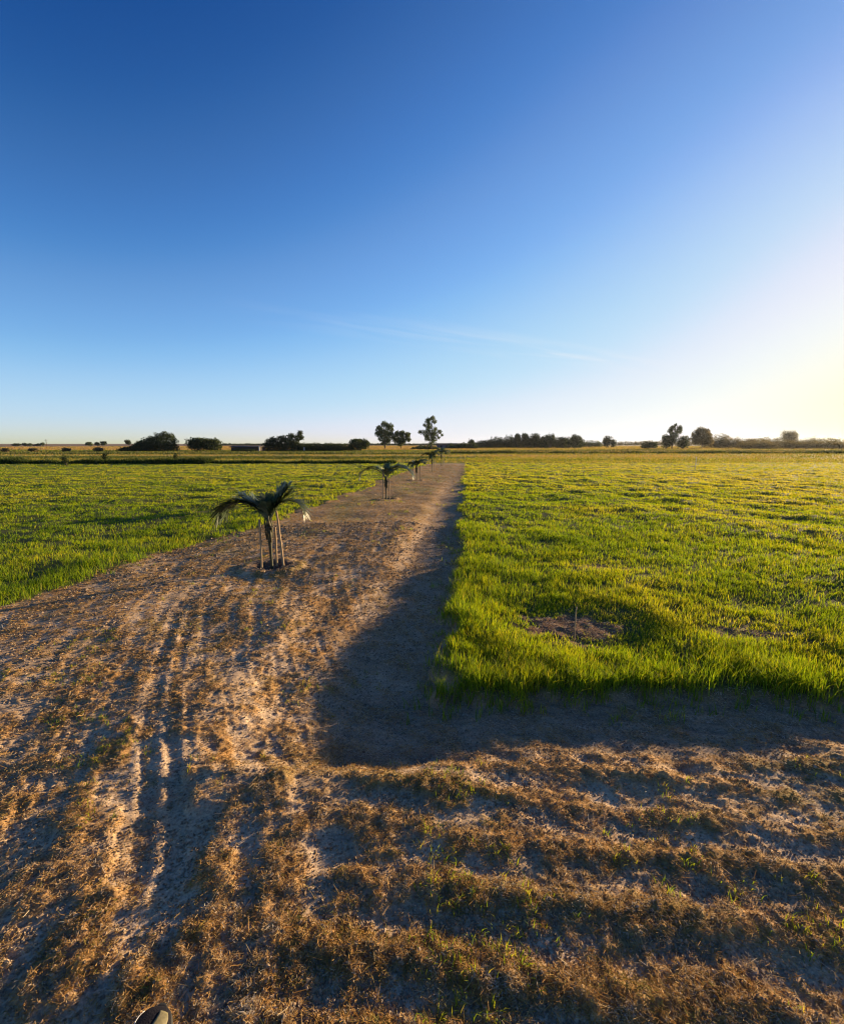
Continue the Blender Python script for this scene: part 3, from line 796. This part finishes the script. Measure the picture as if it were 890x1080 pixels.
make_traced_tree('tree', 'tall olive green tree left of its lower twin near the centre', 330, 430, [(560, 130, 27), (520, 165, 27), (600, 150, 32), (512, 203, 25), (560, 200, 42), (608, 208, 30), (540, 240, 30), (585, 250, 32), (622, 172, 13), (560, 275, 25)], 150, 'crown_green', seed=28, n=5000, size=.21, group=GT, trunk=563)
make_traced_tree('tree', 'lower olive green tree hugging the right of the tall olive tree', 330, 430, [(660, 205, 25), (700, 202, 25), (740, 212, 22), (650, 250, 28), (700, 250, 37), (748, 247, 20), (630, 232, 18), (680, 275, 25)], 150, 'crown_green', seed=29, n=4200, size=.21, group=GT)
make_traced_tree('tree', 'tallest thin eucalyptus with a ragged crown above the palm row', 430, 430, [(192, 82, 20), (160, 104, 26), (207, 108, 20), (131, 136, 14), (165, 150, 30), (216, 165, 18), (98, 190, 18), (145, 198, 34), (200, 200, 38), (250, 190, 18), (268, 215, 12), (240, 235, 14), (155, 240, 25), (200, 248, 28), (180, 285, 20)], 126, 'crown_green', seed=33, n=4200, size=.17, group=GT, trunk=185)
make_hedge('hedge', 'long thin hedge line on the horizon behind the shed and olive trees', 233, 520, [467.3, 467.0, 467.4, 467, 467.2, 467], 400, seed=34, n=7000, size=.5, depth=6)
make_hedge('bush', 'low ragged bushes half hiding the front of the low grey shed', 247, 269, [474, 472.6, 474.2, 473.4, 475], 90, seed=40, n=1500, size=.12, depth=1.0, cat='bush')
make_hedge('bush', 'low dark bushes at the foot of the tall eucalyptus', 436, 460, [471, 469, 470, 470], 128, seed=35, n=1400, size=.18, cat='bush')
make_hedge('bush', 'row of dark bushes in front of the lilac wall', 474, 503, [466.5, 468, 465.5, 466, 468], 150, seed=36, n=2600, size=.2, cat='bush')
make_tree('bush', 'round dark bush standing right of the lilac wall', 493, 501, 463, 165, seed=37, n=1400, size=.2, cat='bush', group=GT, trunk=.05)
make_hedge('tree_belt', 'dark belt of trees sloping up to the spiry trees right of centre', 500, 612, [466, 461.5, 459, 457, 457.5, 457.5, 458.3, 459.5, 460.5], 190, seed=38, n=20000, size=.24, cat='trees')
k = 0
for u0, u1, vt, lab in ((541, 549, 457, 'leftmost spiry tree at the end of the dark belt'), (549, 558, 456.5, 'spiry tree second from the left after the dark belt'),
                        (558.5, 569, 456.5, 'spiry tree with a double top in the middle of its row'), (568, 576, 460, 'lowest round tree within the spiry row'),
                        (574, 585, 456.2, 'broad spiry tree, tallest in its row right of centre')):
    make_tree('tree', lab, u0, u1, vt, 185, 'crown_dark', seed=50 + k, n=1900, size=.24, group=GT, shape='round', trunk=.05); k += 1
make_tree('tree', 'small pointed tree just right of the spiry row', 588, 598, 460, 170, seed=57, n=1500, size=.2, group=GT, trunk=.05)
make_tree('tree', 'dark umbrella shaped tree standing alone right of the spiry row', 599, 614, 457.5, 165, seed=58, n=2600, size=.2, group=GT, trunk=.12)
make_hedge('hedge', 'low green hedge between two lone round trees', 612, 634, [464.5, 462.5, 464, 465], 230, 'crown_green', seed=59, n=1800, size=.28)
make_tree('tree', 'lone round tree right of the low green hedge', 634, 645, 459, 190, seed=60, n=1900, size=.22, group=GT, trunk=.12)
make_tree('bush', 'small bush touching the right of the lone round tree', 643, 650, 462.8, 190, seed=61, n=800, size=.22, group=GT, trunk=.05, cat='bush')
make_hedge('hedge', 'long pale green hedge on the right horizon', 648, 745, [465.3, 464.6, 464.2, 463.2, 462.6], 420, 'crown_brown_and_veiled', seed=62, n=4500, size=.5, depth=6)
make_hedge('bush', 'low dark bushes left of the ragged tall tree', 676, 692, [464.5, 463.5, 464], 150, seed=63, n=1700, size=.18, cat='bush')
make_traced_tree('tree', 'ragged tall tree with forked top on the right', 660, 440, [(372, 62, 12), (350, 86, 22), (406, 82, 18), (340, 110, 22), (390, 110, 26), (360, 145, 30), (345, 185, 28), (330, 165, 25), (372, 180, 22)], 140, seed=65, n=3000, size=.18, group=GT, trunk=355)
make_tree('bush', 'dark bush under the left of the ragged tall tree', 696, 709, 457.5, 139, seed=66, n=1800, size=.18, cat='bush', group=GT, trunk=.04)
make_tree('bush', 'dark bush between the ragged tall tree and the wide slanting tree', 712, 727, 459, 141, seed=67, n=1800, size=.18, cat='bush', group=GT, trunk=.04)
make_traced_tree('tree', 'wide slanting tree right of the ragged tall tree', 660, 440, [(575, 106, 30), (622, 106, 22), (540, 135, 32), (590, 150, 45), (638, 140, 18), (522, 165, 27), (560, 180, 36), (620, 180, 36), (640, 195, 25)], 138, 'crown_brown_and_veiled', seed=68, n=4800, size=.19, group=GT)
make_hedge('hedge', 'dark hedge running right from the wide slanting tree', 744, 800, [457.5, 457.8, 459, 460, 460.5], 150, 'crown_brown_and_veiled', seed=69, n=6000, size=.22, depth=4)
make_hedge('hedge', 'low grey green hedge running out of the right edge', 780, 960, [464.5, 463, 464.5, 464, 466, 465], 128, 'crown_brown_and_veiled', seed=70, n=9000, size=.2, depth=4)
make_hedge('hedge', 'far hedge browned by sun glare behind the low hedge at the right edge', 792, 930, [461, 459.8, 460.5, 461, 459.5, 460, 462.5, 463, 462], 230, 'crown_brown_and_veiled', seed=71, n=7000, size=.32, depth=5)
make_tree('tree', 'domed glare-browned tree above the hedges near the right edge', 822, 840, 453.5, 225, 'crown_brown_and_veiled', seed=72, n=2600, size=.28, group=GT, trunk=.2)
make_tree('bush', 'small dark bush lying low on the far left pasture', 65, 75, 492.6, 32.5, seed=73, n=600, size=.04, cat='bush', trunk=.03)
make_tree('bush', 'tiny bush on the weed strip below the widest tree', 108, 114, 486, 40, seed=74, n=400, size=.05, cat='bush', trunk=.03)
make_tree('bush', 'tiny bush on the weed strip below the dark rounded tree', 183, 190, 485.6, 40, seed=75, n=400, size=.05, cat='bush', trunk=.03)
for i, (u, v, D, lab) in enumerate(((1, 477, 84, 'brown bush at the left edge below the brown field'), (30, 476.5, 90, 'small brown bush second from the left under the brown field'), (66, 475.6, 92, 'reddish low bush under the middle of the brown field'), (98, 474.8, 95, 'brown bush under the right part of the brown field'))):
    make_tree('bush', lab, u, u + 9 + 2 * (i % 2), v - 3.3, D, 'crown_brown_and_veiled', seed=80 + i, n=500, size=.14, cat='bush', group='brown bushes under the brown field', trunk=.03)

# ------------------------------------------------------------------ poles and far buildings
def pole(u, vtop, D, label):
    h = height_for(vtop, D)
    t = thing('utility_pole', label, 'pole', (at(u, D), D, gz(at(u, D), D)), R(20))
    T = Tubes(); T.tube([(0, 0, -.5), (0, 0, h * .5), (0, 0, h)], [.20, .17, .13], 8); T.build('pole', M['bark'], t)
    T = Tubes(); T.tube([(-.9, 0, h - .5), (.9, 0, h - .5)], [.09, .09], 6); T.build('crossarm', M['bark'], t)
pole(49.5, 463.5, 320, 'thin utility pole on the left skyline beside a sloping bush')

def box(x0, x1, y0, y1, z0, z1, bev=0.0):
    bm = bmesh.new()
    vs = [bm.verts.new((x, y, z)) for z in (z0, z1) for y in (y0, y1) for x in (x0, x1)]
    for f in ((0, 2, 3, 1), (4, 5, 7, 6), (0, 1, 5, 4), (1, 3, 7, 5), (3, 2, 6, 7), (2, 0, 4, 6)):
        bm.faces.new([vs[i] for i in f])
    if bev: bmesh.ops.bevel(bm, geom=bm.edges[:], offset=bev, segments=2, affect='EDGES')
    return bm
def bm_obj(name, bm, mat, parent):
    me = bpy.data.meshes.new(name); bm.to_mesh(me); bm.free()
    return link(name, me, mat, parent)
def gable(x0, x1, y0, y1, z0, z1, over=.3, th=.12):
    bm = bmesh.new(); ym = (y0 + y1) / 2
    for s in (0, 1):
        ya = y0 - over if s == 0 else y1 + over
        p = [(x0 - over, ya, z0 - .08), (x1 + over, ya, z0 - .08), (x1 + over, ym, z1), (x0 - over, ym, z1)]
        a = [bm.verts.new(q) for q in p]; b = [bm.verts.new((q[0], q[1], q[2] + th)) for q in p]
        bm.faces.new(a); bm.faces.new(b)
        for i in range(4): bm.faces.new((a[i], a[(i + 1) % 4], b[(i + 1) % 4], b[i]))
    bmesh.ops.recalc_face_normals(bm, faces=bm.faces[:])
    return bm
def building(label, u0, u1, D, hw, hr, depth, wall, openings, cat):
    X0, X1 = at(u0, D), at(u1, D); xc = (X0 + X1) / 2; w = (X1 - X0) / 2
    t = thing('farm_shed' if cat == 'shed' else 'farm_house', label, cat, (xc, D, gz(xc, D)), 0)
    bm_obj('wall', box(-w, w, 0, depth, -.3, hw), M[wall], t)
    bm_obj('roof', gable(-w, w, 0, depth, hw + .1, hr), M['roof'], t)
    for nm, a, b, z0, z1 in openings:
        bm_obj(nm, box(-w + a * 2 * w, -w + b * 2 * w, -.06, .04, z0, z1, .01), M['dark'] if nm != 'post' else M['pale'], t)
    return t
building('long low grey shed behind the crops between two dark trees', 244, 273, 92, .80, 1.02, 4.0, 'wall',
         [('door', .08, .2, 0, .75), ('window', .28, .4, .3, .7), ('window', .5, .62, .3, .7), ('door', .72, .86, 0, .75)], 'shed')
building('low lilac walled building behind bushes near the tall eucalyptus', 461, 482, 158, 1.25, 1.6, 5.0, 'whitewall',
         [('window', .12, .26, .4, 1.0), ('door', .42, .55, 0, 1.1), ('window', .7, .84, .4, 1.0)], 'building')
def post(u, D, h, label):
    T = Tubes(); T.tube([(0, 0, -.2), (.01, 0, h)], [.11, .10], 8)
    o = T.build('white_post', M['pale']); o.location = (at(u, D), D, gz(at(u, D), D)); tag(o, label, 'post', 'pale posts by the far trees')
post(273.5, 91.5, 1.0, 'pale post at the right end of the low grey shed')
post(321, 98, .8, 'pale post at the right foot of the windswept tree')

# ------------------------------------------------------------------ the shoe at the bottom edge
def loft(rings, cap0=True, cap1=True):
    bm = bmesh.new(); rows = [[bm.verts.new(p) for p in r] for r in rings]
    n = len(rows[0])
    for a, b in zip(rows[:-1], rows[1:]):
        for k in range(n): bm.faces.new((a[k], a[(k + 1) % n], b[(k + 1) % n], b[k]))
    if cap0: bm.faces.new(rows[0][::-1])
    if cap1: bm.faces.new(rows[-1])
    bmesh.ops.recalc_face_normals(bm, faces=bm.faces[:])
    for f in bm.faces: f.smooth = True
    return bm
def sh_w(y):  # half width along the shoe, toe at y=0 heel at y=-.29
    return np.interp(-y, [0, .006, .018, .04, .08, .12, .17, .21, .25, .275, .287, .292], [.004, .019, .032, .043, .050, .050, .041, .037, .037, .033, .021, .005])
def sh_top(y):
    return np.interp(-y, [0, .012, .03, .06, .10, .14, .18, .22, .27, .292], [.034, .050, .060, .067, .078, .094, .104, .094, .092, .080])
def sh_c(y):
    return .006 * math.sin(math.pi * min(1, -y / .29)) - .004 * (1 + y / .29)
def make_shoe(x, y, rz):
    t = thing('shoe', 'black shoe toe with a pale yellow panel at the bottom edge', 'shoe', (x, y, gz(x, y) + .004), rz)
    ys = -np.concatenate([[0.0, .003, .008, .016], np.linspace(.028, .27, 20), [.28, .287, .292]])
    def ring(yy, z0, z1, grow, m=20, flat=False):
        w = sh_w(yy) + grow; c = sh_c(yy); r = []
        for k in range(m):
            a = 2 * math.pi * k / m
            if flat:
                ex = math.copysign(abs(math.cos(a)) ** .45, math.cos(a)); ez = math.copysign(abs(math.sin(a)) ** .35, math.sin(a))
            else:
                ex = math.copysign(abs(math.cos(a)) ** .8, math.cos(a)); ez = math.copysign(abs(math.sin(a)) ** .85, math.sin(a))
            zz = (z0 + z1) / 2 + ez * (z1 - z0) / 2
            r.append((c + ex * w, yy, zz))
        return r
    spring = lambda yy: .014 * max(0, 1 + yy / .06) ** 1.5
    bm_obj('sole', loft([ring(yy + (.004 if i == 0 else 0), spring(yy), .028 + spring(yy) * .7, .005, 24, True) for i, yy in enumerate(ys)]), M['rubber'], t)
    up = bm_obj('upper', loft([ring(yy, .016 + spring(yy) * .7, sh_top(yy), 0) for yy in ys]), M['blackfabric'], t)
    def patch(name, mat, y0, y1, f0, f1, lift, ny=12, nxx=8):       # follows the upper, f in -1..1 across it
        bm = bmesh.new(); rows = []
        for i in range(ny + 1):
            yy = y0 + (y1 - y0) * i / ny; w = sh_w(yy); c = sh_c(yy); z0 = .016 + spring(yy) * .7; z1 = sh_top(yy); row = []
            for j in range(nxx + 1):
                g = (i / ny)
                a0, a1 = f0(g), f1(g)
                a = math.pi / 2 - (a0 + (a1 - a0) * j / nxx) * math.pi / 2
                ex = math.copysign(abs(math.cos(a)) ** .8, math.cos(a)); ez = math.copysign(abs(math.sin(a)) ** .85, math.sin(a))
                row.append(bm.verts.new((c + ex * (w + lift), yy, (z0 + z1) / 2 + ez * ((z1 - z0) / 2 + lift))))
            rows.append(row)
        for a, b in zip(rows[:-1], rows[1:]):
            for j in range(nxx): bm.faces.new((a[j], a[j + 1], b[j + 1], b[j]))
        ext = bmesh.ops.extrude_face_region(bm, geom=bm.faces[:])
        bmesh.ops.translate(bm, verts=[v for v in ext['geom'] if isinstance(v, bmesh.types.BMVert)], vec=(0, 0, .0016))
        bmesh.ops.recalc_face_normals(bm, faces=bm.faces[:])
        for f in bm.faces: f.smooth = True
        return bm_obj(name, bm, M[mat], up)
    patch('toe_panel', 'tan', -.028, -.095, lambda g: .16 - .10 * g, lambda g: .46 + .20 * math.sin(math.pi * min(1, .2 + g * .9)) , .0012)
    patch('mark', 'white', -.030, -.060, lambda g: -.62 + .2 * abs(g - .5), lambda g: -.54 + .35 * (g - .5) ** 2, .0012, 8, 3)
    la = Tubes()
    for k in range(5):
        yy = -.105 - .018 * k; w = sh_w(yy) * .42; z = sh_top(yy) + .003
        la.tube([(-w + sh_c(yy), yy, z - .008), (-w * .4 + sh_c(yy), yy - .004, z + .001), (w * .4 + sh_c(yy), yy - .006, z + .001), (w + sh_c(yy), yy - .010, z - .008)], [.0035] * 4, 6)
    la.build('laces', M['white'], t)
    col = [[(sh_c(-.2) + r * .036 * math.cos(a), -.235 + r * .058 * math.sin(a), z) for a in np.linspace(0, 2 * math.pi, 20, endpoint=False)] for z, r in ((.070, .85), (.090, 1), (.104, 1.02), (.110, .96), (.104, .88))]
    bm_obj('collar', loft(col), M['blackfabric'], t)
    sk = [[(sh_c(-.2) + r * .036 * math.cos(a), -.235 + r * .050 * math.sin(a), z) for a in np.linspace(0, 2 * math.pi, 20, endpoint=False)] for z, r in ((.09, .84), (.13, .86), (.17, .90), (.20, .96), (.205, .88), (.19, .80))]
    bm_obj('sock', loft(sk), M['sock'], t)
    return t
make_shoe(-.664, 1.028, R(-4))

HAZE = 0.00008  # thin volume added so the sun's glare veils the far hedges
if HAZE:
    bm = box(-1200, 1200, -80, 1200, -4, 16)
    me = bpy.data.meshes.new('haze'); bm.to_mesh(me); bm.free()
    hm, hn, HN, HL_ = new_mat('added_glare_haze')
    pv = HN.new('ShaderNodeVolumePrincipled'); pv.inputs['Color'].default_value = (.80, .88, 1, 1)
    pv.inputs['Density'].default_value = HAZE; pv.inputs['Anisotropy'].default_value = .55
    ho = HN.new('ShaderNodeOutputMaterial'); HL_.new(pv.outputs[0], ho.inputs['Volume'])
    o = link('haze', me, hm); tag(o, 'thin haze added to bring sun glare over the far hedges', 'haze', None, 'stuff')

# ------------------------------------------------------------------ sky, sun, camera
w = bpy.data.worlds.new("World"); scene.world = w; w.use_nodes = True
nt = w.node_tree; nt.nodes.clear()
sky = nt.nodes.new('ShaderNodeTexSky'); sky.sky_type = 'NISHITA'; sky.sun_disc = False
sky.sun_elevation = SUN_EL; sky.sun_rotation = SUN_AZ
sky.air_density = 0.7; sky.dust_density = 0.3; sky.ozone_density = 3.0
EXPO = 1.55
BG = 0.1
# tone response of the sky: bright parts near the sun are held back, the zenith stays a deep blue
def node(t, **kw):
    n = nt.nodes.new(t)
    for k_, v_ in kw.items(): setattr(n, k_, v_)
    return n
sc_ = node('ShaderNodeMix', data_type='RGBA', blend_type='MULTIPLY'); sc_.inputs[0].default_value = 1; sc_.inputs[7].default_value = (.25 / 6, .25 / 6, .25 / 6, 1)
gm = node('ShaderNodeGamma'); gm.inputs[1].default_value = .5
cv = node('ShaderNodeRGBCurve')
CURVES = [[(0, 0), (.06, .008), (.073, .016), (.09, .040), (.113, .068), (.14, .125), (.19, .195), (.215, .24), (.28, .35), (.37, .45), (.45, .52), (.5, .57), (.725, .73), (1.2, .85), (1.6, .90), (3.7, .94), (6, .95)],
          [(0, 0), (.12, .04), (.17, .088), (.2, .135), (.257, .22), (.31, .305), (.36, .37), (.41, .43), (.46, .495), (.6, .62), (.72, .685), (1.1, .80), (1.55, .885), (2, .915), (3.6, .93), (6, .94)],
          [(0, 0), (.2, .11), (.37, .305), (.435, .40), (.53, .55), (.635, .67), (.72, .755), (.88, .85), (1.2, .89), (1.6, .91), (2, .89), (2.4, .82), (2.9, .72), (6, .5)]]
for ch, pts in zip((0, 1, 2), CURVES):
    cu = cv.mapping.curves[ch]
    P_ = [(math.sqrt(a / 6), math.sqrt(b)) for a, b in pts]
    cu.points[0].location = P_[0]; cu.points[1].location = P_[-1]
    for p_ in P_[1:-1]: cu.points.new(*p_)
cv.mapping.update()
g2 = node('ShaderNodeGamma'); g2.inputs[1].default_value = 2.0
# one faint streak of high cirrus, laid out on a flat cloud layer
tc = node('ShaderNodeTexCoord'); sx = node('ShaderNodeSeparateXYZ'); nt.links.new(tc.outputs['Generated'], sx.inputs[0])
def mth(op, a, b=None):
    n = node('ShaderNodeMath', operation=op)
    for i_, q in enumerate((a, b)):
        if q is None: continue
        if isinstance(q, (int, float)): n.inputs[i_].default_value = q
        else: nt.links.new(q, n.inputs[i_])
    return n.outputs[0]
zc = mth('MAXIMUM', sx.outputs[2], .03)
cx = mth('DIVIDE', sx.outputs[0], zc); cy = mth('DIVIDE', sx.outputs[1], zc)
al = mth('ADD', mth('MULTIPLY', cx, .839), mth('MULTIPLY', cy, .545))
ac = mth('ADD', mth('MULTIPLY', cx, -.545), mth('MULTIPLY', cy, .839))
cb = node('ShaderNodeCombineXYZ'); nt.links.new(mth('MULTIPLY', al, .55), cb.inputs[0]); nt.links.new(mth('MULTIPLY', ac, 2.6), cb.inputs[1])
nz = node('ShaderNodeTexNoise'); nz.inputs['Scale'].default_value = 1.0; nz.inputs['Detail'].default_value = 7; nz.inputs['Distortion'].default_value = .6
nt.links.new(cb.outputs[0], nz.inputs['Vector'])
r_ = ramp(nt.nodes, [(.42, (0, 0, 0)), (.75, (1, 1, 1))]); nt.links.new(nz.outputs[0], r_.inputs[0])
def fall(val, c, wd):
    return mth('MAXIMUM', mth('SUBTRACT', 1, mth('DIVIDE', mth('ABSOLUTE', mth('SUBTRACT', val, c)), wd)), 0)
mk = mth('MULTIPLY', mth('MULTIPLY', fall(ac, 3.81, .55), fall(al, 4.3, 3.6)), mth('MULTIPLY', r_.outputs[0], .75))
ci = node('ShaderNodeMix', data_type='RGBA'); nt.links.new(mk, ci.inputs[0]); ci.inputs[7].default_value = (.86, .86, .87, 1)
k2 = node('ShaderNodeMix', data_type='RGBA', blend_type='MULTIPLY'); k2.inputs[0].default_value = 1
kk = 1.05 / (BG * 2 ** EXPO); k2.inputs[7].default_value = (kk, kk, kk, 1)
bg = node('ShaderNodeBackground'); bg.inputs[1].default_value = BG
out = node('ShaderNodeOutputWorld')
nt.links.new(sky.outputs[0], sc_.inputs[6]); nt.links.new(sc_.outputs[2], gm.inputs[0]); nt.links.new(gm.outputs[0], cv.inputs['Color'])
nt.links.new(cv.outputs[0], g2.inputs[0]); nt.links.new(g2.outputs[0], ci.inputs[6]); nt.links.new(ci.outputs[2], k2.inputs[6])
nt.links.new(k2.outputs[2], bg.inputs[0]); nt.links.new(bg.outputs[0], out.inputs[0])

sl = bpy.data.lights.new('sun', 'SUN'); sl.energy = 5.0; sl.angle = R(.53); sl.color = (1.0, .72, .40)
so = bpy.data.objects.new('sun', sl); C.objects.link(so)
sd = Vector((math.sin(SUN_AZ) * math.cos(SUN_EL), math.cos(SUN_AZ) * math.cos(SUN_EL), math.sin(SUN_EL)))
so.rotation_euler = (-sd).to_track_quat('-Z', 'Y').to_euler(); so.location = sd * 50 + Vector((0, 0, 10))

cd = bpy.data.cameras.new('camera'); co = bpy.data.objects.new('camera', cd); C.objects.link(co)
cd.sensor_fit = 'VERTICAL'; cd.sensor_height = 24; cd.lens = 24 * FPX / 1080
cd.clip_start = .05; cd.clip_end = 9000
co.location = (0, 0, CAM_H); co.rotation_euler = (math.pi / 2 - PITCH, 0, 0)
scene.camera = co
scene.cycles.use_denoising = DENOISE
scene.cycles.filter_width = 1.15
vs = scene.view_settings
scene.display_settings.display_device = 'sRGB'
vs.view_transform = 'Standard'; vs.look = 'None'; vs.gamma = 1; vs.exposure = EXPO; vs.use_curve_mapping = False
